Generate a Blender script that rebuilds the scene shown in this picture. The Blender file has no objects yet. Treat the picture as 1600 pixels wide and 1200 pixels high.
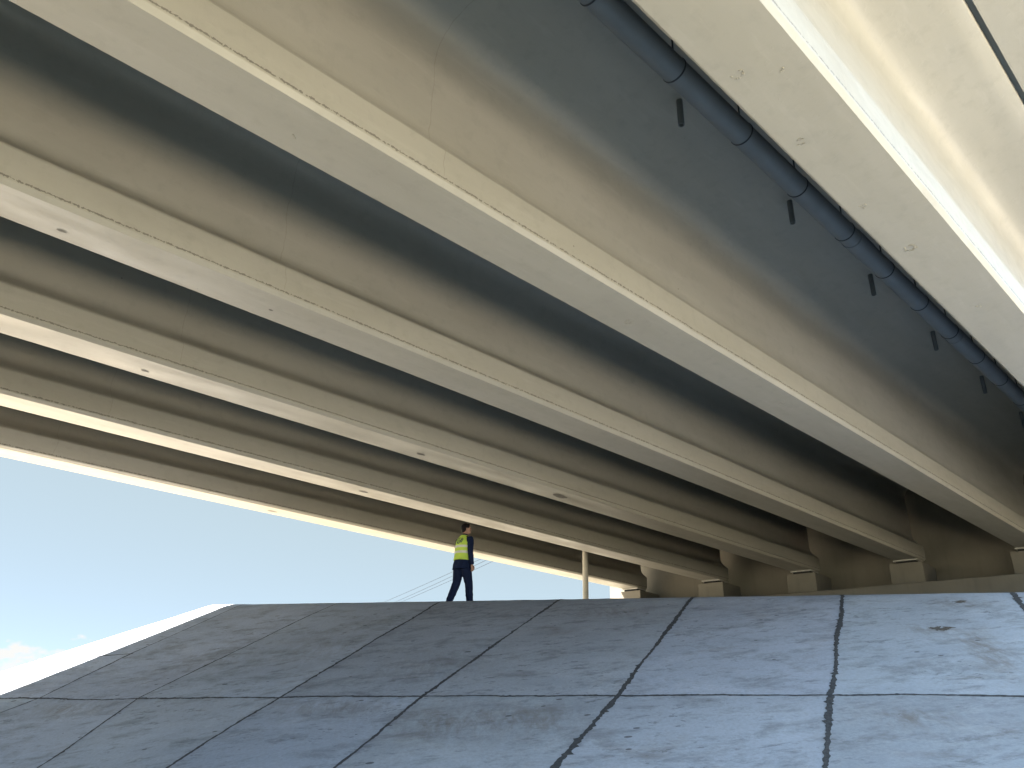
import bpy, bmesh, math, random
from mathutils import Vector, Matrix, noise
random.seed(7)
scene = bpy.context.scene
C = scene.collection
rad = math.radians

# ------------------------------------------------------------------ camera
F_PX = 1202.0
PITCH = rad(23.998); ROLL = rad(1.718)
cp, sp, cr, sr = math.cos(PITCH), math.sin(PITCH), math.cos(ROLL), math.sin(ROLL)
c_fwd = Vector((0, cp, sp)); r0 = Vector((1, 0, 0)); u0 = Vector((0, -sp, cp))
c_right = r0 * cr + u0 * sr
c_up = u0 * cr - r0 * sr
EYE = 1.6                                   # eye height over the ground
cam_d = bpy.data.cameras.new('camera'); cam = bpy.data.objects.new('camera', cam_d); C.objects.link(cam)
cam.matrix_world = Matrix((
    (c_right.x, c_up.x, -c_fwd.x, 0), (c_right.y, c_up.y, -c_fwd.y, 0),
    (c_right.z, c_up.z, -c_fwd.z, EYE), (0, 0, 0, 1)))
cam_d.sensor_fit = 'HORIZONTAL'; cam_d.sensor_width = 36.0
cam_d.lens = 36.0 * F_PX / 1600.0
cam_d.clip_start = 0.1; cam_d.clip_end = 6000
scene.camera = cam

# bridge axes: G runs along the girders away from the camera, N to its right
G = Vector((0.7274919, 0.6861162, 0)); N = Vector((0.6861162, -0.7274919, 0))
BRZ = math.atan2(G.y, G.x)

# ------------------------------------------------------------------ light
to_sun = (N * -1.0 + G * -0.6 + Vector((0, 0, 1.75))).normalized()
SUN_EL = math.asin(to_sun.z); SUN_AZ = math.atan2(to_sun.x, to_sun.y)
world = bpy.data.worlds.new('World'); scene.world = world; world.use_nodes = True
wn = world.node_tree; wl = wn.links
bg = wn.nodes['Background']; bg.inputs['Strength'].default_value = 0.05
sky = wn.nodes.new('ShaderNodeTexSky'); sky.sky_type = 'NISHITA'; sky.sun_disc = False
sky.sun_elevation = SUN_EL; sky.sun_rotation = SUN_AZ
sky.air_density = 0.27; sky.dust_density = 0.05; sky.ozone_density = 1.0; sky.altitude = 300
FILL_CLOUD = 6.8                                # radiance of the added fill clouds before the background strength
# small far cumulus low over the horizon
tc = wn.nodes.new('ShaderNodeTexCoord')
mp = wn.nodes.new('ShaderNodeMapping'); mp.inputs['Scale'].default_value = (16, 16, 34); mp.inputs['Location'].default_value = (3.1, 1.7, 0.2)
nz = wn.nodes.new('ShaderNodeTexNoise'); nz.inputs['Scale'].default_value = 1.6; nz.inputs['Detail'].default_value = 7; nz.inputs['Roughness'].default_value = 0.55
sx = wn.nodes.new('ShaderNodeSeparateXYZ')
band = wn.nodes.new('ShaderNodeMapRange'); band.inputs[1].default_value = 0.088; band.inputs[2].default_value = 0.066
band.inputs[3].default_value = 0.0; band.inputs[4].default_value = 0.27
low = wn.nodes.new('ShaderNodeMapRange'); low.inputs[1].default_value = 0.0; low.inputs[2].default_value = 0.055
low.inputs[3].default_value = 0.4; low.inputs[4].default_value = 1.0
add = wn.nodes.new('ShaderNodeMath'); add.operation = 'ADD'
thr = wn.nodes.new('ShaderNodeMapRange'); thr.inputs[1].default_value = 0.78; thr.inputs[2].default_value = 0.88
mulc = wn.nodes.new('ShaderNodeMath'); mulc.operation = 'MULTIPLY'
mxc = wn.nodes.new('ShaderNodeMix'); mxc.data_type = 'RGBA'; mxc.inputs['B'].default_value = (1.98, 1.98, 1.94, 1)
wl.new(tc.outputs['Generated'], mp.inputs['Vector']); wl.new(mp.outputs[0], nz.inputs['Vector'])
wl.new(tc.outputs['Generated'], sx.inputs[0]); wl.new(sx.outputs['Z'], band.inputs[0]); wl.new(sx.outputs['Z'], low.inputs[0])
wl.new(nz.outputs['Fac'], add.inputs[0]); wl.new(band.outputs[0], add.inputs[1]); wl.new(add.outputs[0], thr.inputs[0])
wl.new(thr.outputs[0], mulc.inputs[0]); wl.new(low.outputs[0], mulc.inputs[1])
wl.new(mulc.outputs[0], mxc.inputs['Factor']); 
veil = wn.nodes.new('ShaderNodeMix'); veil.data_type = 'RGBA'; veil.inputs['Factor'].default_value = 0.78; veil.inputs['B'].default_value = (1.25, 1.47, 1.32, 1)
wl.new(sky.outputs[0], veil.inputs['A']); wl.new(veil.outputs['Result'], mxc.inputs['A'])   # even tint mixed in to set the sky colour; # bright clouds added out of view, right of and behind the camera, as fill light
cd = wn.nodes.new('ShaderNodeVectorMath'); cd.operation = 'DOT_PRODUCT'; cd.inputs[1].default_value = (0.62, -0.45, 0.64)
wl.new(tc.outputs['Generated'], cd.inputs[0])
cz = wn.nodes.new('ShaderNodeTexNoise'); cz.inputs['Scale'].default_value = 2.2; cz.inputs['Detail'].default_value = 9; cz.inputs['Roughness'].default_value = 0.58
wl.new(tc.outputs['Generated'], cz.inputs['Vector'])
cov = wn.nodes.new('ShaderNodeMapRange'); cov.inputs[1].default_value = 0.05; cov.inputs[2].default_value = 0.55; cov.inputs[3].default_value = -0.35; cov.inputs[4].default_value = 0.12
wl.new(cd.outputs['Value'], cov.inputs[0])
ca = wn.nodes.new('ShaderNodeMath'); ca.operation = 'ADD'; wl.new(cz.outputs['Fac'], ca.inputs[0]); wl.new(cov.outputs[0], ca.inputs[1])
cm = wn.nodes.new('ShaderNodeMapRange'); cm.interpolation_type = 'SMOOTHSTEP'; cm.inputs[1].default_value = 0.46; cm.inputs[2].default_value = 0.62; wl.new(ca.outputs[0], cm.inputs[0])
mx2 = wn.nodes.new('ShaderNodeMix'); mx2.data_type = 'RGBA'; mx2.inputs['B'].default_value = (FILL_CLOUD * 0.60, FILL_CLOUD * 0.82, FILL_CLOUD * 1.08, 1)
wl.new(cm.outputs[0], mx2.inputs['Factor']); wl.new(mxc.outputs['Result'], mx2.inputs['A'])
wl.new(mx2.outputs['Result'], bg.inputs['Color'])

sun_d = bpy.data.lights.new('sun', 'SUN'); sun_d.energy = 5.0; sun_d.angle = rad(0.5); sun_d.color = (1.0, 0.94, 0.85)
sun = bpy.data.objects.new('sun', sun_d); C.objects.link(sun)
sun.rotation_euler = to_sun.to_track_quat('Z', 'Y').to_euler()
scene.cycles.diffuse_bounces = 1
vs = scene.view_settings
vs.view_transform = 'Standard'; vs.look = 'None'; vs.exposure = 3.3; vs.gamma = 1.0; vs.use_curve_mapping = False

# ------------------------------------------------------------------ helpers
def tag(o, label=None, cat=None, group=None, kind=None):
    if label: o['label'] = label
    if cat: o['category'] = cat
    if group: o['group'] = group
    if kind: o['kind'] = kind
    return o
def empty(name, loc=(0, 0, 0), rz=0.0):
    o = bpy.data.objects.new(name, None); C.objects.link(o)
    o.location = loc; o.rotation_euler = (0, 0, rz); o.empty_display_size = 0.3
    return o
def obj(name, bm, mats, parent=None, smooth=False, sharp=None):
    me = bpy.data.meshes.new(name)
    if smooth:
        for f in bm.faces: f.smooth = True
    bm.to_mesh(me); bm.free()
    for m in (mats if isinstance(mats, (list, tuple)) else [mats]): me.materials.append(m)
    if smooth and sharp: me.set_sharp_from_angle(angle=rad(sharp))
    o = bpy.data.objects.new(name, me); C.objects.link(o)
    if parent: o.parent = parent
    return o
def box(bm, x0, x1, y0, y1, z0, z1, mi=0):
    v = [bm.verts.new((x, y, z)) for z in (z0, z1) for y in (y0, y1) for x in (x0, x1)]
    for q in ((0, 2, 3, 1), (4, 5, 7, 6), (0, 1, 5, 4), (1, 3, 7, 5), (3, 2, 6, 7), (2, 0, 4, 6)):
        f = bm.faces.new([v[i] for i in q]); f.material_index = mi
    return v
def bevel(bm, w, seg=2):
    bmesh.ops.bevel(bm, geom=bm.edges[:], offset=w, segments=seg, affect='EDGES', profile=0.5)
def tube(bm, pts, radii, seg=16, cap=True, ref=None):
    """rings of (rx, ry) along a curve; ref fixes the rx direction"""
    rings = []
    pts = [Vector(p) for p in pts]
    for i, p in enumerate(pts):
        d = (pts[min(i + 1, len(pts) - 1)] - pts[max(i - 1, 0)]).normalized()
        a = Vector(ref) if ref is not None else (Vector((1, 0, 0)) if abs(d.x) < 0.9 else Vector((0, 1, 0)))
        a = (a - d * a.dot(d)).normalized(); b = d.cross(a)
        r = radii[i]; rx, ry = r if isinstance(r, (tuple, list)) else (r, r)
        rings.append([bm.verts.new(p + a * (math.cos(t) * rx) + b * (math.sin(t) * ry))
                      for t in [2 * math.pi * k / seg for k in range(seg)]])
    for A, B in zip(rings, rings[1:]):
        for k in range(seg):
            bm.faces.new((A[k], A[(k + 1) % seg], B[(k + 1) % seg], B[k]))
    if cap:
        bm.faces.new(rings[0][::-1]); bm.faces.new(rings[-1])
    return rings
def ball(bm, c, r, rot=None, seg=16):
    m = Matrix.Translation(c) @ (rot.to_4x4() if rot else Matrix.Identity(4)) @ Matrix.Diagonal((*r, 1))
    bmesh.ops.create_uvsphere(bm, u_segments=seg, v_segments=seg - 4, radius=1, matrix=m)
def fuse(bm, voxel, smooth=3):
    """voxel-unite the shells in bm into one continuous surface"""
    me = bpy.data.meshes.new('t'); bm.to_mesh(me); bm.free()
    o = bpy.data.objects.new('t', me); C.objects.link(o)
    r = o.modifiers.new('r', 'REMESH'); r.mode = 'VOXEL'; r.voxel_size = voxel
    if smooth:
        s = o.modifiers.new('s', 'SMOOTH'); s.factor = 0.5; s.iterations = smooth
    dg = bpy.context.evaluated_depsgraph_get()
    e = o.evaluated_get(dg); m2 = bpy.data.meshes.new_from_object(e, depsgraph=dg)
    out = bmesh.new(); out.from_mesh(m2)
    bpy.data.objects.remove(o); bpy.data.meshes.remove(me); bpy.data.meshes.remove(m2)
    return out

# ------------------------------------------------------------------ materials
class NT:
    def __init__(s, name):
        s.m = bpy.data.materials.new(name); s.m.use_nodes = True
        s.t = s.m.node_tree; s.p = s.t.nodes['Principled BSDF']
    def n(s, kind, **kw):
        nd = s.t.nodes.new(kind)
        for k, v in kw.items():
            if k.startswith('i_'):
                key = k[2:]; key = int(key) if key.isdigit() else key.replace('_', ' ')
                if hasattr(v, 'is_output'): s.t.links.new(v, nd.inputs[key])
                else: nd.inputs[key].default_value = v
            else: setattr(nd, k, v)
        return nd
    def math(s, op, a, b=None, c=None, clamp=False):
        nd = s.t.nodes.new('ShaderNodeMath'); nd.operation = op; nd.use_clamp = clamp
        for i, v in enumerate((a, b, c)):
            if v is None: continue
            if hasattr(v, 'is_output'): s.t.links.new(v, nd.inputs[i])
            else: nd.inputs[i].default_value = v
        return nd.outputs[0]
    def rng(s, v, a, b, c=0.0, d=1.0):
        nd = s.t.nodes.new('ShaderNodeMapRange')
        s.t.links.new(v, nd.inputs[0])
        for i, x in enumerate((a, b, c, d)): nd.inputs[i + 1].default_value = x
        return nd.outputs[0]
    def mix(s, f, a, b):
        nd = s.t.nodes.new('ShaderNodeMix'); nd.data_type = 'RGBA'
        for key, v in (('Factor', f), ('A', a), ('B', b)):
            if hasattr(v, 'is_output'): s.t.links.new(v, nd.inputs[key])
            elif key == 'Factor': nd.inputs[key].default_value = v
            else: nd.inputs[key].default_value = (*v, 1)
        return nd.outputs['Result']
    def noise(s, vec, scale, detail=4, rough=0.55, dist=0.0):
        nd = s.n('ShaderNodeTexNoise'); s.t.links.new(vec, nd.inputs['Vector'])
        nd.inputs['Scale'].default_value = scale; nd.inputs['Detail'].default_value = detail
        nd.inputs['Roughness'].default_value = rough; nd.inputs['Distortion'].default_value = dist
        return nd.outputs['Fac']
    def coord(s, scale=(1, 1, 1), loc=None, kind='Object'):
        tc = s.n('ShaderNodeTexCoord'); m = s.n('ShaderNodeMapping')
        s.t.links.new(tc.outputs[kind], m.inputs['Vector']); m.inputs['Scale'].default_value = scale
        if loc is not None:
            if hasattr(loc, 'is_output'): s.t.links.new(loc, m.inputs['Location'])
            else: m.inputs['Location'].default_value = loc
        return m.outputs[0]
    def rand_loc(s, k=37.0):
        oi = s.n('ShaderNodeObjectInfo'); v = s.n('ShaderNodeCombineXYZ')
        r = s.math('MULTIPLY', oi.outputs['Random'], k)
        s.t.links.new(r, v.inputs[0]); s.t.links.new(r, v.inputs[1])
        return v.outputs[0]
    def col(s, v):
        if hasattr(v, 'is_output'): s.t.links.new(v, s.p.inputs['Base Color'])
        else: s.p.inputs['Base Color'].default_value = (*v, 1)
    def rough(s, v):
        if hasattr(v, 'is_output'): s.t.links.new(v, s.p.inputs['Roughness'])
        else: s.p.inputs['Roughness'].default_value = v
    def bump(s, h, strength=0.3, dist=0.01):
        b = s.n('ShaderNodeBump'); b.inputs['Strength'].default_value = strength; b.inputs['Distance'].default_value = dist
        s.t.links.new(h, b.inputs['Height']); s.t.links.new(b.outputs[0], s.p.inputs['Normal'])

def plain(name, col, rough=0.6, var=0.15, scale=8, metal=0.0, bump=0.0):
    t = NT(name); n = t.noise(t.coord(), scale, 5)
    t.col(t.mix(t.rng(n, 0.3, 0.7), [c * (1 - var) for c in col], [min(1, c * (1 + var)) for c in col]))
    t.rough(rough); t.p.inputs['Metallic'].default_value = metal
    if bump: t.bump(n, bump, 0.01)
    return t.m

def girder_paint():
    t = NT('cream_girder_paint')
    rl = t.rand_loc()
    base = t.coord((1, 1, 1)); long = t.coord((0.35, 1.6, 1.6), rl); rnd = t.coord((1, 1, 1), rl)
    a = t.noise(long, 1.1, 5, 0.6); b = t.noise(rnd, 5.5, 6, 0.6); streak = t.noise(t.coord((0.5, 3, 3), rl), 2.2, 6, 0.65)
    col = t.mix(t.rng(a, 0.3, 0.7), (0.385, 0.362, 0.308), (0.435, 0.412, 0.357))
    col = t.mix(t.math('MULTIPLY', t.rng(b, 0.52, 0.75), 0.32), col, (0.29, 0.27, 0.23))
    col = t.mix(t.math('MULTIPLY', t.rng(streak, 0.56, 0.72), 0.34), col, (0.50, 0.48, 0.43))
    s = t.n('ShaderNodeSeparateXYZ'); t.t.links.new(base, s.inputs[0]); X, Y, Z = s.outputs
    # ragged seam where the form edge was filled, just over the bottom arris
    w1 = t.noise(t.coord((1, 0, 0), rl), 5.0, 6, 0.7); w2 = t.noise(t.coord((1, 1, 1), rl), 38, 3, 0.6)
    zz = t.math('ADD', Z, t.math('MULTIPLY', t.math('SUBTRACT', w1, 0.5), 0.026))
    dist = t.math('ABSOLUTE', t.math('SUBTRACT', zz, 0.078))
    seam = t.math('LESS_THAN', dist, t.math('MULTIPLY', t.rng(w2, 0.38, 0.64), 0.017))
    col = t.mix(t.math('MULTIPLY', seam, 0.75), col, (0.13, 0.115, 0.10))
    # hairline shrinkage crack across web and flange side
    cz = t.noise(t.coord((0, 0.6, 1), rl), 1.6, 3); c2 = t.noise(rnd, 14, 3)
    x0 = t.math('ADD', 3.42, t.math('MULTIPLY', cz, 0.22))
    dx = t.math('ABSOLUTE', t.math('SUBTRACT', X, x0))
    crack = t.math('MULTIPLY', t.math('LESS_THAN', dx, t.math('MULTIPLY', c2, 0.010)), t.math('GREATER_THAN', Z, 0.11))
    col = t.mix(t.math('MULTIPLY', crack, 0.26), col, (0.20, 0.16, 0.12))
    # bug holes
    v = t.n('ShaderNodeTexVoronoi'); v.inputs['Scale'].default_value = 3.3; t.t.links.new(rnd, v.inputs['Vector'])
    hn = t.noise(rnd, 1.3, 2)
    hole = t.math('LESS_THAN', v.outputs['Distance'], t.math('MULTIPLY', t.rng(hn, 0.50, 0.72), 0.045))
    col = t.mix(t.math('MULTIPLY', hole, 0.6), col, (0.12, 0.11, 0.09))
    t.col(col)
    t.rough(t.rng(t.noise(long, 2.3, 4), 0.3, 0.7, 0.34, 0.62))
    fl = t.rng(t.noise(rnd, 9, 5, 0.6), 0.60, 0.66)
    h = t.math('ADD', t.math('ADD', t.math('MULTIPLY', t.noise(rnd, 34, 4), 0.25), t.math('MULTIPLY', fl, 0.25)),
               t.math('SUBTRACT', t.math('MULTIPLY', t.noise(rnd, 2.2, 3), 1.6), t.math('MULTIPLY', t.math('ADD', seam, hole), 1.0)))
    t.bump(h, 0.35, 0.008)
    return t.m

def concrete_slab():
    t = NT('slope_concrete')
    w = t.coord((1, 1, 1)); horiz = t.coord((0.5, 1.0, 1.0))
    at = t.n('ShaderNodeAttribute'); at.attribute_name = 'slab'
    big = t.noise(horiz, 0.55, 6, 0.6, 0.4); med = t.noise(horiz, 2.2, 10, 0.74, 0.25); fine = t.noise(w, 26, 6, 0.7)
    col = t.mix(t.rng(big, 0.3, 0.7), (0.35, 0.38, 0.435), (0.48, 0.52, 0.585))  # blue of the skylight is tinted into the concrete colour
    col = t.mix(t.math('MULTIPLY', t.rng(med, 0.50, 0.63), 0.62), col, (0.20, 0.205, 0.215))
    med2 = t.noise(t.coord((0.5, 1.0, 1.0), (7, 3, 0)), 2.0, 10, 0.76, 0.25)
    col = t.mix(t.math('MULTIPLY', t.rng(med2, 0.52, 0.66), 0.50), col, (0.54, 0.57, 0.615))
    smear = t.noise(t.coord((0.45, 1.2, 1.2), (3, 9, 1)), 4.2, 11, 0.76, 0.2)
    col = t.mix(t.math('MULTIPLY', t.rng(smear, 0.55, 0.66), 0.60), col, (0.115, 0.118, 0.124))
    rust = t.noise(t.coord((0.5, 1, 1), (17, 5, 0)), 1.3, 10, 0.76, 0.3)
    col = t.mix(t.math('MULTIPLY', t.rng(rust, 0.56, 0.70), 0.45), col, (0.25, 0.215, 0.185))
    col = t.mix(t.math('MULTIPLY', t.rng(fine, 0.38, 0.72), 0.34), col, (0.19, 0.192, 0.198))
    speck = t.noise(w, 70, 3, 0.7)
    col = t.mix(t.math('MULTIPLY', t.rng(speck, 0.55, 0.75), 0.35), col, (0.45, 0.46, 0.48))
    # crisp scabs, chips and scuffs
    sc = t.noise(t.coord((0.45, 1.0, 1.0), (5, 2, 8)), 11.0, 6, 0.65, 0.1); scm = t.noise(w, 0.8, 4, 0.6)
    scab = t.math('MULTIPLY', t.rng(sc, 0.60, 0.63), t.rng(scm, 0.46, 0.58))
    col = t.mix(t.math('MULTIPLY', scab, 0.55), col, (0.115, 0.112, 0.112))
    lt = t.noise(t.coord((0.3, 1.2, 1.2), (9, 1, 3)), 8.0, 8, 0.72, 0.1)
    col = t.mix(t.math('MULTIPLY', t.rng(lt, 0.60, 0.66), 0.35), col, (0.50, 0.52, 0.56))
    # run-off and mud stains (alpha of the slab attribute gives where)
    st = t.math('MULTIPLY', at.outputs['Alpha'], t.rng(t.noise(t.coord((2.2, 0.8, 0.8), (1, 4, 2)), 3.4, 9, 0.72, 0.4), 0.40, 0.62))
    col = t.mix(t.math('MULTIPLY', st, 0.75), col, (0.185, 0.155, 0.125))
    v = t.n('ShaderNodeTexVoronoi'); v.inputs['Scale'].default_value = 4.2; t.t.links.new(horiz, v.inputs['Vector'])
    pit = t.math('LESS_THAN', v.outputs['Distance'], t.math('MULTIPLY', t.rng(t.noise(w, 0.9, 3), 0.40, 0.66), 0.12))
    col = t.mix(t.math('MULTIPLY', pit, 0.75), col, (0.055, 0.052, 0.05))
    # each cast slab has its own tone; the left ones also carry painted light
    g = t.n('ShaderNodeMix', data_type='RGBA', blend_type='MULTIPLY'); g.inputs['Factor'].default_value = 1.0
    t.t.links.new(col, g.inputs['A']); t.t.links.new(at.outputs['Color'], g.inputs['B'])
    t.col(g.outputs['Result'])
    t.rough(t.rng(med, 0.3, 0.7, 0.72, 0.92))
    h = t.math('ADD', t.math('MULTIPLY', fine, 0.5), t.math('ADD', t.math('MULTIPLY', med, 1.2), t.math('MULTIPLY', pit, -1.0)))
    t.bump(h, 0.55, 0.015)
    return t.m

def abutment_mat():
    t = NT('abutment_concrete'); w = t.coord()
    a = t.noise(w, 0.9, 6, 0.6); b = t.noise(t.coord((2.5, 2.5, 0.35)), 1.8, 5, 0.6)
    col = t.mix(t.rng(a, 0.3, 0.7), (0.22, 0.20, 0.165), (0.27, 0.25, 0.205))
    col = t.mix(t.math('MULTIPLY', t.rng(b, 0.52, 0.75), 0.35), col, (0.17, 0.155, 0.125))
    t.col(col); t.rough(0.8); t.bump(t.noise(w, 22, 5), 0.3, 0.01)
    return t.m
def ground_mat(name, c0, c1, sc=0.4):
    t = NT(name); w = t.coord()
    a = t.noise(w, sc, 8, 0.65); b = t.noise(w, 18, 6, 0.7)
    col = t.mix(t.rng(a, 0.3, 0.7), c0, c1)
    col = t.mix(t.math('MULTIPLY', t.rng(b, 0.45, 0.75), 0.4), col, [x * 0.55 for x in c0])
    t.col(col); t.rough(0.95); t.bump(b, 0.6, 0.03)
    return t.m

M_GIRD = girder_paint(); M_SLAB = concrete_slab(); M_ABUT = abutment_mat()
M_GROUND = ground_mat('sandy_ground', (0.58, 0.50, 0.38), (0.68, 0.59, 0.46))
M_SAND = ground_mat('trodden_sand', (0.33, 0.28, 0.21), (0.40, 0.34, 0.26))
M_DARK_GROUND = ground_mat('dark_unseen_ground', (0.085, 0.085, 0.055), (0.13, 0.12, 0.075), 0.25)
M_BOUNCE = ground_mat('pale_bounce_ground', (0.70, 0.615, 0.455), (0.77, 0.68, 0.515), 0.5)
M_BERM = ground_mat('berm_concrete', (0.17, 0.155, 0.125), (0.24, 0.215, 0.175), 0.8)
M_DECK = plain('deck_concrete', (0.52, 0.48, 0.40), 0.75, 0.08, 2.5, bump=0.2)
M_TAR = plain('joint_tar', (0.060, 0.062, 0.066), 0.8, 0.45, 30, bump=0.5)
M_PIPE = plain('grey_pipe_paint', (0.205, 0.217, 0.222), 0.5, 0.08, 3)
M_STEEL = plain('dark_hanger_steel', (0.05, 0.052, 0.058), 0.5, 0.2, 20, 0.4)
M_POST = plain('white_pipe_paint', (0.66, 0.62, 0.53), 0.5, 0.06, 4)
M_PATCH = plain('dark_form_mark', (0.20, 0.185, 0.17), 0.8, 0.3, 14)
M_STAIN = plain('dried_mud', (0.115, 0.10, 0.085), 0.95, 0.4, 22)
M_SHIM = plain('bearing_plate', (0.62, 0.60, 0.55), 0.6, 0.1, 6)
M_RUBBER = plain('bearing_rubber', (0.03, 0.03, 0.032), 0.8, 0.2, 12)
M_WIRE = plain('weathered_wire', (0.03, 0.032, 0.036), 0.9, 0.1, 3)
M_WIRE.node_tree.nodes['Principled BSDF'].inputs['Specular IOR Level'].default_value = 0.05

# ------------------------------------------------------------------ ground
H = 4.7 + EYE                                # underside of the girders over the ground
bm = bmesh.new()
bmesh.ops.create_grid(bm, x_segments=40, y_segments=40, size=2500)
tag(obj('ground', bm, M_DARK_GROUND), 'unseen ground around the bridge, kept dark to limit bounce light', 'ground', kind='structure')  # surroundings out of view, made dark to hold down the bounce
for nm, mat, n0, n1 in (('added_pale_strip', M_BOUNCE, -2.0, 9.5), ('added_sand_strip', M_SAND, -34.0, -11.0)):  # unseen strips added to bounce sunlight up under the girders
    bm = bmesh.new(); prev = None
    for i in range(81):
        g_ = -60 + 2 * i
        r_ = [bm.verts.new(G * g_ + N * (n_ + 0.35 * noise.noise(Vector((g_ * 0.3, n_, 2)))) + Vector((0, 0, 0.006))) for n_ in (n0, n1)]
        if prev: bm.faces.new((prev[0], prev[1], r_[1], r_[0]))
        prev = r_
    bmesh.ops.recalc_face_normals(bm, faces=bm.faces[:])
    tag(obj(nm, bm, mat), 'added pale strip of unseen ground that bounces light under the bridge', nm.replace('_', ' '), kind='structure')

# slope paving: a plane rising away from the camera to the crest
AZ = rad(17.0); TH = rad(23.5); TT = math.tan(TH); D0 = 14.76; ZC = 2.27 + EYE
UPH = Vector((math.sin(AZ), math.cos(AZ), 0)); ALH = Vector((math.cos(AZ), -math.sin(AZ), 0))
def slope_z(u):
    if u < -0.22: return ZC + TT * u
    if u < 0.22: k = u + 0.22; return ZC - TT * 0.22 + TT * k - TT * k * k / 0.88
    k = u - 0.22; return ZC - 0.16 * k
def sp_pt(a, u, lift=0.0):
    p = UPH * (D0 + u) + ALH * a
    w = min(1.0, max(0.0, (-5.5 - a) / 5.0)); w = w * w * (3 - 2 * w)      # the left end dips towards the toe
    z = slope_z(u) + 0.052 * w * min(u, 0.0) + 0.010 * noise.noise(Vector((a * 0.6, u * 0.6, 1))) + 0.004 * noise.noise(Vector((a * 3, u * 3, 5)))
    return Vector((p.x, p.y, z + lift))
def left_edge(u): return -11.13 + 0.505 * max(min(u, 0.0), -9.3)
# joints as measured on the slope: polylines of (along, up)
V_JOINTS = [
    [(9.6, 0.5), (9.6, 0), (9.2, -4.1), (8.7, -9.2)], [(6.85, 0.5), (6.85, 0), (6.3, -4.1), (5.7, -9.2)],
    [(4.2, 0.5), (4.19, 0), (3.63, -4.1), (3.1, -9.2)],
    [(1.62, 0.5), (1.62, 0), (0.87, -4.2), (0.59, -5.85), (0.1, -9.2)],
    [(-0.93, 0.5), (-0.93, 0), (-1.67, -4.31), (-2.06, -6.07), (-2.6, -9.2)],
    [(-3.41, 0.5), (-3.41, 0), (-4.28, -4.46), (-4.48, -6.27), (-4.9, -9.2)],
    [(-5.82, 0.5), (-5.82, 0), (-6.40, -4.55), (-6.58, -6.44), (-6.95, -9.2)],
    [(-8.12, 0.5), (-8.12, 0), (-8.96, -4.30), (-8.63, -6.16), (-8.7, -9.2)],
    [(-10.35, 0.5), (-10.38, 0), (-10.78, -2.53), (-10.88, -4.26), (-11.05, -4.73), (-11.4, -9.2)]]
H_JOINT = [(-13.3, -4.35), (-10.88, -4.26), (-8.96, -4.30), (-6.45, -4.54), (-4.31, -4.46), (-1.67, -4.31), (0.86, -4.2), (2.91, -4.13), (6.2, -4.1), (18, -4.1)]
H_JOINT2 = [(-12.6, -2.82), (-12.24, -2.79), (-10.73, -2.59)]
def on_poly(poly, v, k):                     # interpolate coordinate 1-k at coordinate k == v
    pts = sorted(poly, key=lambda p: p[k])
    if v <= pts[0][k]: return pts[0][1 - k]
    for p, q in zip(pts, pts[1:]):
        if v <= q[k]:
            t = (v - p[k]) / max(1e-6, q[k] - p[k]); return p[1 - k] + t * (q[1 - k] - p[1 - k])
    return pts[-1][1 - k]
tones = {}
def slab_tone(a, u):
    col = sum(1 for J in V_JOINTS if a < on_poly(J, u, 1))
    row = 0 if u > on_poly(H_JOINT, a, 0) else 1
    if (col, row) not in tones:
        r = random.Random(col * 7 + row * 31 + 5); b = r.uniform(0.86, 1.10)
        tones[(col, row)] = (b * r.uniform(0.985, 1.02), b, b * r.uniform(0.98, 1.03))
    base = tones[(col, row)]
    k = {9: 1.36, 8: 1.26, 7: 1.10}.get(col, 1.0) * (1.14 if (col, row) == (7, 1) else 1.0)     # light of the left sky painted into the end slabs
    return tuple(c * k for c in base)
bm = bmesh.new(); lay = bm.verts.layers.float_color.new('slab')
STAINS = [(3.0, -2.75, 0.28, 0.95, 1.0), (2.45, -1.9, 0.3, 0.25, 0.8), (3.2, -0.6, 0.4, 0.3, 0.8), (1.6, -4.75, 0.55, 0.22, 0.9), (-3.6, -5.2, 0.9, 0.5, 0.7),
          (-5.4, -4.85, 0.8, 0.28, 0.8), (-2.5, -5.0, 0.7, 0.4, 0.6), (-6.9, -2.6, 0.7, 0.9, 0.5), (-4.6, -3.4, 0.8, 0.7, 0.5), (-2.2, -0.9, 0.7, 0.3, 0.8), (-8.9, -2.9, 0.7, 0.6, 0.5), (-10.0, -4.6, 0.7, 0.25, 0.8)]
def stain_at(a, u):
    return min(1.0, sum(k * math.exp(-((a - x) / rx) ** 2 - ((u - y) / ry) ** 2) for x, y, rx, ry, k in STAINS))
NU, NA = 190, 420; rows = []
for i in range(NU + 1):
    u = -9.3 + (0.5 + 9.3) * i / NU
    a0 = left_edge(u); row = []
    for j in range(NA + 1):
        a = a0 + (18.0 - a0) * (j / NA) ** 1.05
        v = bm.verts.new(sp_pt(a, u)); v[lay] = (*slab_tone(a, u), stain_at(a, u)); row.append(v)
    rows.append(row)
for A, B in zip(rows, rows[1:]):
    for j in range(NA): bm.faces.new((A[j], A[j + 1], B[j + 1], B[j]))
paving = tag(obj('slope_paving', bm, M_SLAB, smooth=True), 'stained concrete slope paving cast in large slabs', 'paving', kind='structure')

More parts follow.
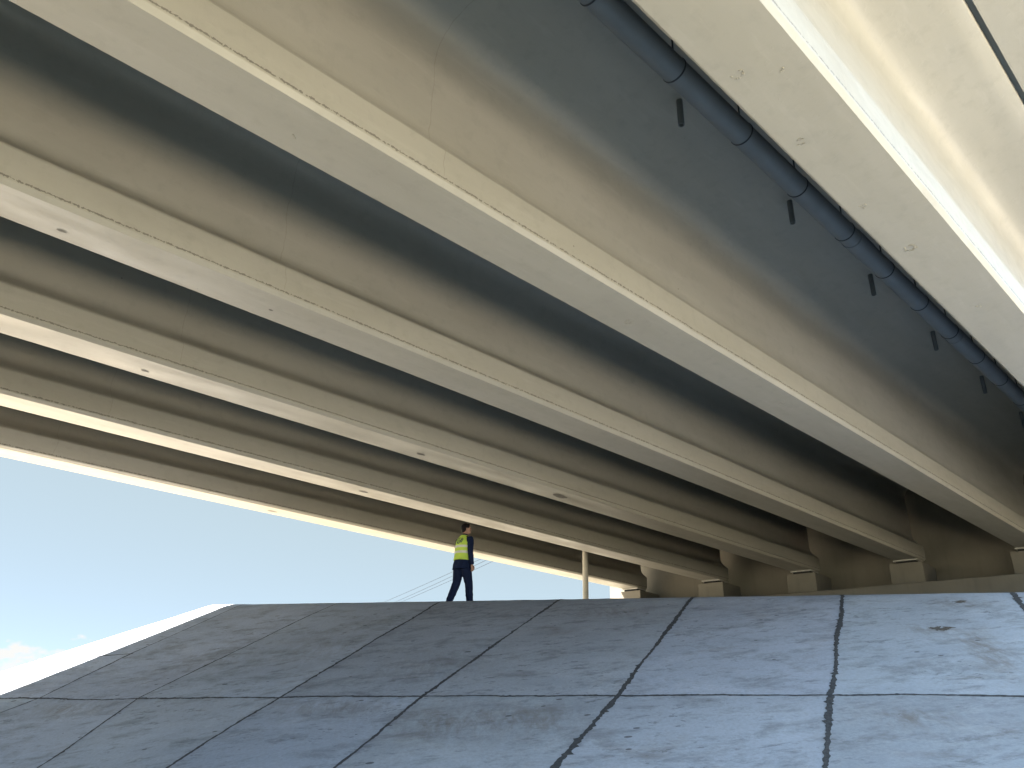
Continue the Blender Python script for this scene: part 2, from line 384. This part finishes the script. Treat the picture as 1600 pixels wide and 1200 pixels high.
def ribbon(name, poly, width, seed, mat=M_TAR, step=0.035, lift=0.004):
    """ragged poured joint following a polyline on the slope"""
    r = random.Random(seed); bm = bmesh.new(); prev = None; s0 = 0
    pts = []
    for p, q in zip(poly, poly[1:]):
        n = max(2, int(math.dist(p, q) / step))
        for i in range(n): pts.append((p[0] + (q[0] - p[0]) * i / n, p[1] + (q[1] - p[1]) * i / n))
    pts.append(poly[-1])
    for i, (a, u) in enumerate(pts):
        p = pts[max(0, i - 1)]; q = pts[min(len(pts) - 1, i + 1)]
        d = Vector((q[0] - p[0], q[1] - p[1])).normalized(); nn = Vector((-d.y, d.x))
        s = i * step
        wob = 0.030 * noise.noise(Vector((s * 0.9, seed, 0))) + 0.012 * noise.noise(Vector((s * 5, seed, 2)))
        w = width * (0.75 + 0.5 * noise.noise(Vector((s * 0.7, seed, 9))) + 0.35 * noise.noise(Vector((s * 4.0, seed, 4))))
        w = max(0.008, w)
        wa, wb = w * r.uniform(0.32, 0.72), w * r.uniform(0.32, 0.72)
        if r.random() < 0.03: wa += w * r.uniform(0.2, 0.7)
        if r.random() < 0.03: wb += w * r.uniform(0.2, 0.7)
        cur = (bm.verts.new(sp_pt(a + nn.x * (wob + wa), u + nn.y * (wob + wa), lift)),
               bm.verts.new(sp_pt(a + nn.x * (wob - wb), u + nn.y * (wob - wb), lift)))
        if prev: bm.faces.new((prev[0], prev[1], cur[1], cur[0]))
        prev = cur
    return obj(name, bm, mat, paving)
for k, J in enumerate(V_JOINTS):
    ribbon('slab_joint', J, [.08, .08, .085, .075, .075, .06, .05, .035, .03][k], 11 + k)
ribbon('slab_joint', H_JOINT, 0.042, 51, lift=0.006)
ribbon('slab_joint', H_JOINT2, 0.034, 52, lift=0.006)

def blotch(a, u, ra, ru, seed, mat, lift=0.003, n=40, rag=0.5):
    bm = bmesh.new(); vs_ = []
    for i in range(n):
        t = 2 * math.pi * i / n
        k = 1 + rag * noise.noise(Vector((math.cos(t) * 1.6, math.sin(t) * 1.6, seed))) + 0.35 * rag * noise.noise(Vector((math.cos(t) * 6, math.sin(t) * 6, seed + 3)))
        vs_.append(bm.verts.new(sp_pt(a + ra * k * math.cos(t), u + ru * k * math.sin(t), lift)))
    c = bm.verts.new(sp_pt(a, u, lift))
    for i in range(n): bm.faces.new((c, vs_[i], vs_[(i + 1) % n]))
    return obj('stain', bm, mat, paving)

# side face of the slope and the toe, falling to the ground
bm = bmesh.new()
L = [sp_pt(left_edge(u), u) for u in [0.5, 0.2, 0, -2, -4, -6, -9.3]]
top = [bm.verts.new(p - Vector((0, 0, 0.01))) for p in L]
bot = [bm.verts.new((p.x - 1.6 * max(0.05, p.z), p.y + 0.1, -0.05)) for p in L]
for i in range(len(L) - 1): bm.faces.new((top[i], top[i + 1], bot[i + 1], bot[i]))
tag(obj('side_slope', bm, M_SAND), 'sandy bank falling away at the left edge of the paving', 'bank', kind='structure')

# flat berm between crest and abutment
bm = bmesh.new()
crest = [sp_pt(a, 0.45) - Vector((0, 0, 0.03)) for a in (left_edge(0), -5, 0, 5, 10, 18)]
zb = crest[0].z - 0.02
GA = 22.45                                   # front face of the abutment along G
back = [G * (GA + 0.3 + 0.076 * (n_ + 17.6)) + N * n_ + Vector((0, 0, zb)) for n_ in (-21.0, -16.5, -11, -5.5, 0, 8)]
a = [bm.verts.new(p) for p in crest]; b = [bm.verts.new(p) for p in back]
for i in range(5): bm.faces.new((a[i], a[i + 1], b[i + 1], b[i]))
lf = [bm.verts.new((crest[0].x - 5.5, crest[0].y + 1.5, -0.05)), bm.verts.new((back[0].x - 5.5, back[0].y + 2, -0.05))]
bm.faces.new((a[0], b[0], lf[1], lf[0]))
tag(obj('berm', bm, M_BERM), 'flat berm behind the slope crest', 'berm', kind='structure')

# ------------------------------------------------------------------ bridge
CENT = [-1.95, -5.155, -8.22, -11.28, -14.38, -17.60]      # girder centres along N
G0, G1 = -60.0, 23.78
HALF = [(0.310, 0.0), (0.347, 0.046), (0.350, 0.060), (0.350, 0.13), (0.350, 0.40), (0.343, 0.425), (0.235, 0.515), (0.160, 0.590), (0.118, 0.65), (0.097, 0.72), (0.090, 0.80),
        (0.088, 1.0), (0.088, 1.80), (0.094, 1.90), (0.108, 1.98), (0.135, 2.055), (0.18, 2.115), (0.25, 2.158), (0.34, 2.190), (0.46, 2.215), (0.62, 2.237), (0.80, 2.255), (0.985, 2.270), (1.0, 2.28), (1.0, 2.378)]
CHIPS = {1.0: [(7.63, 0.12, 0.055, 18), (4.3, 0.16, 0.05, 7), (5.35, 0.17, 0.04, 6), (6.6, 0.17, 0.03, 5), (4.5, -0.12, 0.02, 3), (9.4, 0.0, 0.03, 4)],
         4.7: [(6.9, 0.05, 0.05, 9), (2.2, 0.1, 0.03, 4), (10.6, -0.05, 0.05, 7)]}
def half(tip):                               # flange side with its tip at the given half width
    return [(y if y < 0.4 else 0.34 + (y - 0.34) * (tip - 0.34) / 0.66, z) for y, z in HALF]
SKEW = 0.076                                  # the abutment is very slightly skewed
def make_girder(parent, n0, step, seed, patches=(), tip_l=1.0, tip_r=1.0):
    G1 = 23.35 + SKEW * (n0 + 17.6)
    bm = bmesh.new()
    prof = half(tip_l) + [(-y, z) for y, z in reversed(half(tip_r))]
    rings = []; xs = []; x = G0
    while x < G1:                            # fine rings only on the stretch in view
        xs.append(x); x += 1.0 if x < -3 else step
    xs.append(G1)
    for x in xs:
        ring = []
        for k, (y, z) in enumerate(prof):
            dy = dz = 0.0
            if z < 0.14:
                s = 1 if y > 0 else -1
                q = 0.5 * noise.noise(Vector((x * 2.3, seed + s, z * 9))) + noise.noise(Vector((x * 9, seed + s * 3, z * 20)))
                amp = 0.0028 if z > 0.001 else 0.002
                dy = s * amp * q; dz = amp * 0.6 * noise.noise(Vector((x * 7, seed - s, 8)))
            ring.append(bm.verts.new((x, y + dy, z + dz)))
        rings.append(ring)
    m = len(prof)
    for A, B in zip(rings, rings[1:]):
        for k in range(m):
            f = bm.faces.new((A[k], A[(k + 1) % m], B[(k + 1) % m], B[k]))
            f.smooth = prof[k][1] > 0.42 and prof[(k + 1) % m][1] > 0.42
    bm.faces.new(rings[0]); bm.faces.new(rings[-1][::-1])
    for (x, y, rx, ry, sd) in patches:       # repaired marks in the underside
        n = 18; ps = []
        for i in range(n):
            t = 2 * math.pi * i / n; k = 1 + 0.35 * noise.noise(Vector((math.cos(t), math.sin(t), sd)))
            ps.append(bm.verts.new((x + rx * k * math.cos(t), y + ry * k * math.sin(t), -0.006)))
        f = bm.faces.new(ps[::-1]); f.material_index = 1
    bmesh.ops.recalc_face_normals(bm, faces=bm.faces[:])
    for (x, y, r, nc) in CHIPS.get(seed, ()):  # blistered, flaking spots of paint
        rr = random.Random(int(x * 100))
        for c in range(nc):
            t = rr.uniform(0, 2 * math.pi); rad_ = r * rr.uniform(0.8, 1.1) if nc > 3 else r * rr.uniform(0, 1)
            cx, cy = x + rad_ * math.cos(t), y + rad_ * math.sin(t); e = rr.uniform(0.006, 0.016); ps = []
            for i in range(6):
                u = i * math.pi / 3 + rr.uniform(-0.3, 0.3); k = rr.uniform(0.5, 1.3) * e
                ps.append((cx + k * math.cos(u), cy + k * math.sin(u)))
            up_ = [bm.verts.new((px, py, 0.003)) for px, py in ps]; dn = [bm.verts.new((px, py, -0.004 - rr.uniform(0, 0.007))) for px, py in ps]
            bm.faces.new(dn)
            for i in range(6): bm.faces.new((up_[i], up_[(i + 1) % 6], dn[(i + 1) % 6], dn[i]))
    bmesh.ops.recalc_face_normals(bm, faces=bm.faces[:])
    o = obj('girder', bm, [M_GIRD, M_PATCH], parent)
    o.location = (0, -n0, H)
    return o
bridge = tag(empty('bridge', (0, 0, 0), BRZ), 'cream painted concrete girder bridge spanning overhead', 'bridge')
steps = [0.07, 0.09, 0.12, 0.2, 0.2, 0.2]
marks = {3: [(8.35, 0.05, 0.10, 0.05, 1), (12.2, 0.0, 0.22, 0.10, 4), (3.2, 0.1, 0.06, 0.03, 2)], 4: [(9.1, 0, 0.12, 0.05, 3)],
         5: [(8.6, 0.02, 0.13, 0.05, 6)], 2: [(1.2, 0.12, 0.05, 0.02, 7), (3.6, 0.05, 0.03, 0.02, 8)]}
for i, n0 in enumerate(CENT):
    gap = lambda a, b: abs(a - b) / 2 - 0.008
    make_girder(bridge, n0, steps[i], 3.7 * i + 1, marks.get(i, ()),
                gap(n0, CENT[i + 1]) if i < 5 else 1.0, gap(n0, CENT[i - 1]) if i else 1.0)
DL, DR = -19.33, -0.25
bm = bmesh.new()
box(bm, G0, 60, -DR, -DL, H + 2.386, H + 2.60)
deck = obj('deck_slab', bm, M_DECK, bridge)
for (n0, n1, nm) in ((-0.885, DR - 0.02, 'deck_overhang'), (DL + 0.02, -18.61, 'deck_overhang')):
    bm = bmesh.new(); box(bm, G0 + 0.01, G1, -n1, -n0, H + 2.262, H + 2.382)
    obj(nm, bm, M_GIRD, bridge)
for n_ in (DL + 0.16, DR - 0.16):
    bm = bmesh.new(); box(bm, G0 + 0.01, 59.9, -n_ - 0.15, -n_ + 0.15, H + 2.604, H + 2.76); bevel(bm, 0.02)
    obj('kerb', bm, M_DECK, bridge)
# deck drain spouts
def spout_mesh():
    bm = bmesh.new(); seg = 18
    zt, zb_, ro, ri = H + 2.30, 6.58 + EYE, 0.038, 0.029
    rings = [[bm.verts.new((r * math.cos(2 * math.pi * k / seg), r * math.sin(2 * math.pi * k / seg), z)) for k in range(seg)]
             for r, z in ((ro, zt), (ro, zb_), (ri, zb_), (ri, zt - 0.1))]
    for A, B in zip(rings, rings[1:]):
        for k in range(seg): bm.faces.new((A[k], A[(k + 1) % seg], B[(k + 1) % seg], B[k]))
    bm.faces.new(rings[-1])
    bmesh.ops.recalc_face_normals(bm, faces=bm.faces[:])
    return bm
sp0 = obj('drain_spout', spout_mesh(), M_PIPE, bridge, smooth=True, sharp=40); sp0.location = (6.25, 3.83, 0)
for g_ in (8.95, 11.65, 14.38, 17.1, 19.8):
    c = sp0.copy(); C.objects.link(c); c.parent = bridge; c.location = (g_, 3.83, 0)

# ------------------------------------------------------------------ hung drain pipe
PN, PZ, PR = -3.05, 5.90 + EYE, 0.128
pipe = tag(empty('drain_pipe', G * 0 + N * PN + Vector((0, 0, PZ)), BRZ), 'long grey drain pipe hung on rods beside the nearest girder', 'pipe')
bm = bmesh.new(); seg = 40; xs = [-29.0]
g_ = 4.93 - 1.235 * 3 * 8
joints_x = [4.93 + 1.235 * k for k in range(-20, 15)]
tube(bm, [(-59, 0, 0), (22.9, 0, 0)], [PR, PR], seg)
obj('pipe', bm, M_PIPE, pipe, smooth=True, sharp=40)
def collar_mesh(w, r):
    bm = bmesh.new()
    tube(bm, [(-w / 2, 0, 0), (-w / 2, 0, 0.00001), (w / 2, 0, 0), (w / 2, 0, 0.00001)][::2], [r, r], 40)
    return bm
# pipe couplings
cp0 = None
for x in (joints_x[i] + 0.42 for i in (23, 26, 29, 32)):
    if cp0 is None:
        cp0 = obj('coupling', collar_mesh(0.42, PR + 0.007), M_PIPE, pipe, smooth=True, sharp=40); c = cp0
    else:
        c = cp0.copy(); C.objects.link(c); c.parent = pipe
    c.location = (x, 0, 0)
hb = collar_mesh(0.016, PR + 0.006)
tube(hb, [(0, 0, PR), (0, 0, H + 2.386 - PZ)], [0.009, 0.009], 10)
box(hb, -0.02, 0.02, -0.03, 0.03, PR, PR + 0.06)
h0 = obj('hanger', hb, M_STEEL, pipe, smooth=True, sharp=40); h0.location = (joints_x[0], 0, 0)
for x in joints_x[1:]:
    c = h0.copy(); C.objects.link(c); c.parent = pipe; c.location = (x, 0, 0)

# ------------------------------------------------------------------ abutment
TH_A = math.atan(SKEW)
piv = Matrix.Rotation(BRZ, 4, 'Z') @ Vector((23, 17.6, 0)) - Matrix.Rotation(BRZ + TH_A, 4, 'Z') @ Vector((23, 17.6, 0))
abut = tag(empty('abutment', (piv.x, piv.y, 0), BRZ + TH_A), 'concrete abutment carrying the far ends of the girders', 'abutment')
ZS = 3.98 + EYE
AL, AR = -19.35, 3.5
bm = bmesh.new(); box(bm, GA, 25.2, -AR, -AL, 0.5, ZS); bevel(bm, 0.03)
obj('seat_wall', bm, M_ABUT, abut)
bm = bmesh.new(); box(bm, 24.0, 25.19, -AR + 0.01, -AL - 0.01, ZS + 0.003, H + 2.38)
obj('back_wall', bm, M_ABUT, abut)
ped0 = None
for n0 in CENT:
    if ped0 is None:
        bm = bmesh.new(); box(bm, 22.72, 23.99, -0.45, 0.45, ZS + 0.004, H - 0.11); bevel(bm, 0.012)
        ped0 = obj('pedestal', bm, M_ABUT, abut); o = ped0
        bm = bmesh.new(); box(bm, 22.80, 23.30, -0.27, 0.27, H - 0.108, H - 0.045); bevel(bm, 0.004)
        s0 = obj('bearing_pad', bm, M_RUBBER, o)
        bm = bmesh.new(); box(bm, 22.74, 23.33, -0.33, 0.33, H - 0.043, H - 0.012)
        s1 = obj('bearing_plate', bm, M_SHIM, o)
    else:
        o = ped0.copy(); C.objects.link(o); o.parent = abut
        for s in (s0, s1):
            c = s.copy(); C.objects.link(c); c.parent = o
    o.location = (0, -n0, 0)
bm = bmesh.new(); box(bm, 26.95, 60, -1.4, 19.2, -0.1, H + 2.38)
tag(obj('embankment', bm, M_GROUND), 'fill of the approach embankment behind the abutment', 'embankment', kind='structure')

# white downpipe standing between the two far girders
bm = bmesh.new()
tube(bm, [(0, 0, -0.1), (0, 0, H + 2.384 - zb)], [0.088, 0.088], 24)
post = tag(obj('downpipe', bm, M_POST, smooth=True, sharp=40), 'white upright pipe standing on the berm between the two farthest girders', 'pipe')
pp = G * 18.45 + N * -15.97
post.location = (pp.x, pp.y, zb)

# ------------------------------------------------------------------ overhead wires
def pix(px, py):
    v = c_right * (px - 800) - c_up * (py - 600) + c_fwd * F_PX
    return v.normalized()
for (p, q, which) in (((609, 936), (754, 872), 'topmost'), ((626, 936), (760, 875), 'middle'), ((635.5, 936), (770, 877), 'lowest')):
    a_ = pix(*p); b_ = pix(*q); zw = 15.0
    A_ = a_ * (zw / a_.z); B_ = b_ * (zw / b_.z); d = (B_ - A_)
    s_ = A_ - d * 1.2; e_ = B_ + d * 0.75
    bm = bmesh.new(); n = 24
    pts = []
    for i in range(n + 1):
        t = i / n; p3 = s_.lerp(e_, t); p3.z += EYE - 0.35 * math.sin(math.pi * t) + 0.25
        pts.append(p3)
    tube(bm, pts, [0.019] * (n + 1), 8)
    tag(obj('overhead_wire', bm, M_WIRE), which + ' of the three thin overhead wires crossing the sky behind the walker', 'wire', 'overhead wires behind the walker')

# ------------------------------------------------------------------ slope stains
S0 = plain('faint_brown_stain', (0.30, 0.25, 0.20), 0.9, 0.25, 9)
blotch(2.62, -1.85, 0.10, 0.10, 4.2, M_STAIN, n=48, rag=1.3)
blotch(2.78, -1.80, 0.09, 0.035, 5.1, M_STAIN, n=30, rag=1.0, lift=0.005)
blotch(3.30, -0.55, 0.11, 0.05, 6.1, M_STAIN, n=30, rag=1.2)

# ------------------------------------------------------------------ walking person
def skin(): return plain('skin', (0.36, 0.205, 0.145), 0.55, 0.08, 20)
M_SKIN = skin(); M_HAIR = plain('dark_hair', (0.008, 0.006, 0.007), 0.6, 0.3, 60)
M_SUIT = plain('navy_suit_cloth', (0.009, 0.016, 0.046), 0.85, 0.2, 40, bump=0.2)
M_VEST = plain('yellow_green_vest', (0.52, 0.70, 0.09), 0.7, 0.08, 14, bump=0.2)
M_BAND = plain('silver_reflective_tape', (0.62, 0.62, 0.58), 0.4, 0.05, 20)
M_MARK = plain('dark_teal_print', (0.012, 0.055, 0.07), 0.7, 0.1, 20)
M_SHOE = plain('black_shoe_leather', (0.014, 0.013, 0.013), 0.4, 0.2, 30)
M_SHIRT = plain('white_shirt', (0.7, 0.7, 0.7), 0.7, 0.04, 20)

for m_ in (M_SUIT, M_HAIR): m_.node_tree.nodes['Principled BSDF'].inputs['Specular IOR Level'].default_value = 0.12
pdir = pix(722, 880); pd = Vector((pdir.x, pdir.y, 0)).normalized()
per_loc = pd * 16.3
FACE = rad(42.0)                              # facing, clockwise from +Y
person = tag(empty('person', (per_loc.x, per_loc.y, zb + 0.0), -FACE),
             'person in dark suit and yellow-green safety vest walking along the slope crest', 'person')
zl = 0.0
lean = lambda z: 0.055 * max(0, z - 0.9) / 0.8    # slight forward lean
def P(x, y, z): return Vector((x, y + lean(z), z))
LEG = {1: [(0.085, 0.0, 0.93), (0.09, 0.07, 0.70), (0.092, 0.135, 0.50), (0.092, 0.165, 0.30), (0.092, 0.20, 0.095)],
       -1: [(-0.085, 0.0, 0.93), (-0.09, -0.02, 0.70), (-0.09, -0.045, 0.50), (-0.088, -0.135, 0.30), (-0.088, -0.225, 0.125)]}
ARM = {1: [(0.165, -0.01, 1.425), (0.205, -0.015, 1.36), (0.232, -0.02, 1.14), (0.238, 0.015, 1.00), (0.236, 0.055, 0.87)],
       -1: [(-0.155, 0.0, 1.425), (-0.185, 0.01, 1.36), (-0.195, 0.06, 1.15), (-0.190, 0.16, 1.04), (-0.180, 0.25, 0.95)]}
hyaw = Matrix.Rotation(rad(-34), 3, 'Z') @ Matrix.Rotation(rad(9), 3, 'X')   # head turned right and a little up
HC = P(0, 0.02, 1.650)
def hp(x, y, z): return HC + hyaw @ Vector((x, y, z))

bm = bmesh.new()
ball(bm, HC, (0.074, 0.094, 0.108), hyaw, 20)                     # skull
ball(bm, hp(0, 0.028, -0.055), (0.058, 0.062, 0.062), hyaw)        # jaw
ball(bm, hp(0, 0.070, -0.098), (0.022, 0.018, 0.016), hyaw, 12)    # chin
tube(bm, [hp(0, 0.090, 0.012), hp(0, 0.104, -0.018), hp(0, 0.108, -0.030)], [0.008, 0.013, 0.012], 10)   # nose
ball(bm, hp(0, 0.088, -0.062), (0.021, 0.010, 0.009), hyaw, 10)    # lips
for s in (1, -1):
    ball(bm, hp(s * 0.076, -0.005, -0.012), (0.010, 0.020, 0.031), hyaw, 12)   # ear
    ball(bm, hp(s * 0.030, 0.083, 0.022), (0.020, 0.010, 0.007), hyaw, 10)     # brow
tube(bm, [P(0, -0.005, 1.40), P(0, 0.0, 1.50), hp(0, -0.015, -0.06)], [0.066, 0.056, 0.054], 18)
tube(bm, [P(0, 0, z) for z in (0.88, 0.97, 1.06, 1.18, 1.30, 1.39, 1.44, 1.475)],
     [(0.155, 0.105), (0.155, 0.11), (0.140, 0.10), (0.150, 0.105), (0.165, 0.11), (0.170, 0.10), (0.13, 0.08), (0.07, 0.06)], 24, ref=(1, 0, 0))
for s in (1, -1):
    tube(bm, [P(*p) for p in LEG[s]], [0.088, 0.078, 0.056, 0.054, 0.036], 16)
    f0 = Vector(LEG[s][-1]); pitch = 0.0 if s > 0 else -0.35
    tube(bm, [f0 + Vector((0, -0.06, -0.045)), f0 + Vector((0, 0.03, -0.045 + pitch * 0.05)), f0 + Vector((0, 0.15, -0.065 + pitch * 0.12)), f0 + Vector((0, 0.19, -0.072 + pitch * 0.15))],
         [0.030, 0.038, 0.034, 0.02], 12)
    tube(bm, [P(*p) for p in ARM[s]], [0.050, 0.050, 0.040, 0.036, 0.026], 14)
    w = P(*ARM[s][-1]); d = (w - P(*ARM[s][-2])).normalized(); f = Vector((0, 1, 0)); f = (f - d * f.dot(d)).normalized(); sd = Vector((s, 0, 0))
    pk = w + d * 0.085
    tube(bm, [w - d * 0.01, w + d * 0.035, pk], [(0.025, 0.018), (0.040, 0.017), (0.041, 0.014)], 14, ref=f)      # palm
    for i, (off, ln) in enumerate(((0.032, 0.072), (0.011, 0.082), (-0.011, 0.076), (-0.031, 0.060))):
        b0 = pk + f * off - d * 0.012
        b1 = b0 + d * ln * 0.45; b2 = b1 + (d * 0.85 - sd * 0.5).normalized() * ln * 0.32; b3 = b2 + (d * 0.6 - sd * 0.8).normalized() * ln * 0.26
        tube(bm, [b0, b1, b2, b3], [0.0095, 0.009, 0.0082, 0.006], 10)
    t0 = w + d * 0.03 + f * 0.030
    tube(bm, [t0, t0 + d * 0.03 + f * 0.026, t0 + d * 0.058 + f * 0.032 - sd * 0.008, t0 + d * 0.078 + f * 0.030 - sd * 0.014], [0.014, 0.012, 0.0105, 0.008], 10)
obj('body', fuse(bm, 0.0055, 2), M_SKIN, person, smooth=True)

for s in (1, -1):                                 # eyes, on the turned head
    bm = bmesh.new(); ball(bm, hp(s * 0.030, 0.084, 0.008), (0.010, 0.006, 0.006), hyaw, 10)
    obj('eye', bm, M_HAIR, person, smooth=True)

bm = bmesh.new()                                  # short dark hair
ball(bm, hp(0, -0.014, 0.026), (0.083, 0.098, 0.097), hyaw, 24)
ball(bm, hp(0, -0.052, -0.020), (0.070, 0.055, 0.066), hyaw, 20)
ball(bm, hp(0, 0.045, 0.078), (0.055, 0.045, 0.032), hyaw, 14)
for s in (1, -1): ball(bm, hp(s * 0.066, -0.020, 0.0), (0.016, 0.034, 0.046), hyaw, 12)
hb = fuse(bm, 0.006, 2)
cut = [v for v in hb.verts if (hyaw.inverted() @ (v.co - HC)).y > 0.062 and (hyaw.inverted() @ (v.co - HC)).z < 0.055]
bmesh.ops.delete(hb, geom=cut, context='VERTS')
for v in hb.verts:
    q = v.co * 60; v.co += (v.co - HC).normalized() * 0.004 * noise.noise(q)
obj('hair', hb, M_HAIR, person, smooth=True)

def wrinkle(b, amp, sc):
    b.normal_update()
    for v in b.verts:
        q = Vector((v.co.x * sc, v.co.y * sc, v.co.z * sc * 1.7))
        v.co += v.normal * (amp * noise.noise(q) + amp * 0.5 * noise.noise(q * 2.3))
bm = bmesh.new()                                  # trousers
tube(bm, [P(0, -0.005, z) for z in (0.80, 0.88, 0.96, 1.02)], [(0.165, 0.115), (0.178, 0.132), (0.168, 0.125), (0.158, 0.115)], 26, ref=(1, 0, 0))
for s in (1, -1):
    tube(bm, [P(*p) for p in LEG[s]] + [Vector(LEG[s][-1]) + Vector((0, 0.0, -0.04))], [0.108, 0.106, 0.086, 0.078, 0.070, 0.070], 20)
b = fuse(bm, 0.010, 3); wrinkle(b, 0.007, 9)
obj('trousers', b, M_SUIT, person, smooth=True)
bm = bmesh.new()                                  # jacket with sleeves
tube(bm, [P(0, -0.012, z) for z in (0.775, 0.79, 0.90, 1.02, 1.15, 1.30, 1.38, 1.43, 1.475, 1.50)],
     [(0.212, 0.172), (0.212, 0.172), (0.194, 0.152), (0.170, 0.128), (0.176, 0.130), (0.188, 0.132), (0.190, 0.122), (0.165, 0.10), (0.105, 0.080), (0.078, 0.072)], 28, ref=(1, 0, 0))
for s in (1, -1):
    tube(bm, [P(*p) for p in ARM[s]], [0.068, 0.070, 0.060, 0.055, 0.048], 18)
b = fuse(bm, 0.010, 3); wrinkle(b, 0.006, 9)
obj('jacket', b, M_SUIT, person, smooth=True)
bm = bmesh.new(); tube(bm, [P(0, 0, 1.49), P(0, 0.004, 1.525)], [(0.068, 0.066), (0.064, 0.062)], 20); obj('collar', bm, M_SUIT, person, smooth=True)
# vest over the jacket
VZ = [0.955, 0.97, 1.05, 1.15, 1.25, 1.33, 1.39, 1.43, 1.465, 1.492]
VR = [(0.196, 0.158), (0.196, 0.158), (0.190, 0.150), (0.190, 0.148), (0.192, 0.148), (0.186, 0.146), (0.172, 0.136), (0.152, 0.118), (0.118, 0.096), (0.090, 0.084)]
VY = -0.014
def vest_r(z):
    for (z0, r0_), (z1, r1_) in zip(zip(VZ, VR), zip(VZ[1:], VR[1:])):
        if z0 <= z <= z1:
            t = (z - z0) / (z1 - z0); return (r0_[0] + t * (r1_[0] - r0_[0]), r0_[1] + t * (r1_[1] - r0_[1]))
    return VR[-1]
bm = bmesh.new()
tube(bm, [P(0, VY, z) for z in VZ], VR, 32, ref=(1, 0, 0))
b = fuse(bm, 0.009, 2); wrinkle(b, 0.0045, 10)
vest = obj('vest', b, M_VEST, person, smooth=True)
for zc, hw in ((1.235, 0.024), (1.115, 0.026)):
    bm = bmesh.new()
    zs = [zc - hw, zc - hw * 0.4, zc + hw * 0.4, zc + hw]
    tube(bm, [P(0, VY, z) for z in zs], [tuple(c + 0.005 for c in vest_r(z)) for z in zs], 40, cap=False, ref=(1, 0, 0))
    wrinkle(bm, 0.003, 10)
    obj('reflective_band', bm, M_BAND, vest, smooth=True)
def stroke(bm, pts, w):
    """flat print following the vest's back"""
    out = []
    for i, (x, z) in enumerate(pts):
        p = pts[max(0, i - 1)]; q = pts[min(len(pts) - 1, i + 1)]
        d = Vector((q[0] - p[0], q[1] - p[1])).normalized(); nx, nz_ = -d.y * w / 2, d.x * w / 2
        pr = []
        for sgn in (1, -1):
            xx, zz = x + sgn * nx, z + sgn * nz_
            rx, ry = vest_r(zz); y = VY - (ry + 0.008) * math.sqrt(max(0.05, 1 - (xx / (rx + 0.008)) ** 2))
            pr.append(bm.verts.new(P(xx, y, zz)))
        if out: bm.faces.new((out[-1][0], out[-1][1], pr[1], pr[0]))
        out.append(pr)
bm = bmesh.new(); cz_ = 1.365
arc = lambda cx, r, a0, a1, k=14: [(cx + r * math.cos(a0 + (a1 - a0) * i / k), cz_ + r * 1.1 * math.sin(a0 + (a1 - a0) * i / k)) for i in range(k + 1)]
stroke(bm, arc(-0.004, 0.052, rad(60), rad(300)), 0.024)
stroke(bm, arc(0.002, 0.018, rad(0), rad(360)), 0.014)
stroke(bm, [(0.034, cz_ - 0.050), (0.050, cz_), (0.068, cz_ + 0.056)], 0.026)
stroke(bm, [(0.066, cz_ - 0.050), (0.082, cz_ - 0.005), (0.096, cz_ + 0.035)], 0.020)
obj('printed_mark', bm, M_MARK, vest)
for s in (1, -1):
    f0 = Vector(LEG[s][-1]); up_ = 0.0 if s > 0 else 0.03
    bm = bmesh.new()
    tube(bm, [f0 + Vector((0, -0.085, -0.055)), f0 + Vector((0, -0.02, -0.045)), f0 + Vector((0, 0.08, -0.055 - up_ * 0.5)), f0 + Vector((0, 0.17, -0.066 - up_)), f0 + Vector((0, 0.205, -0.07 - up_))],
         [(0.034, 0.036), (0.042, 0.046), (0.044, 0.038), (0.040, 0.026), (0.022, 0.016)], 16, ref=(1, 0, 0))
    obj('shoe', bm, M_SHOE, person, smooth=True)
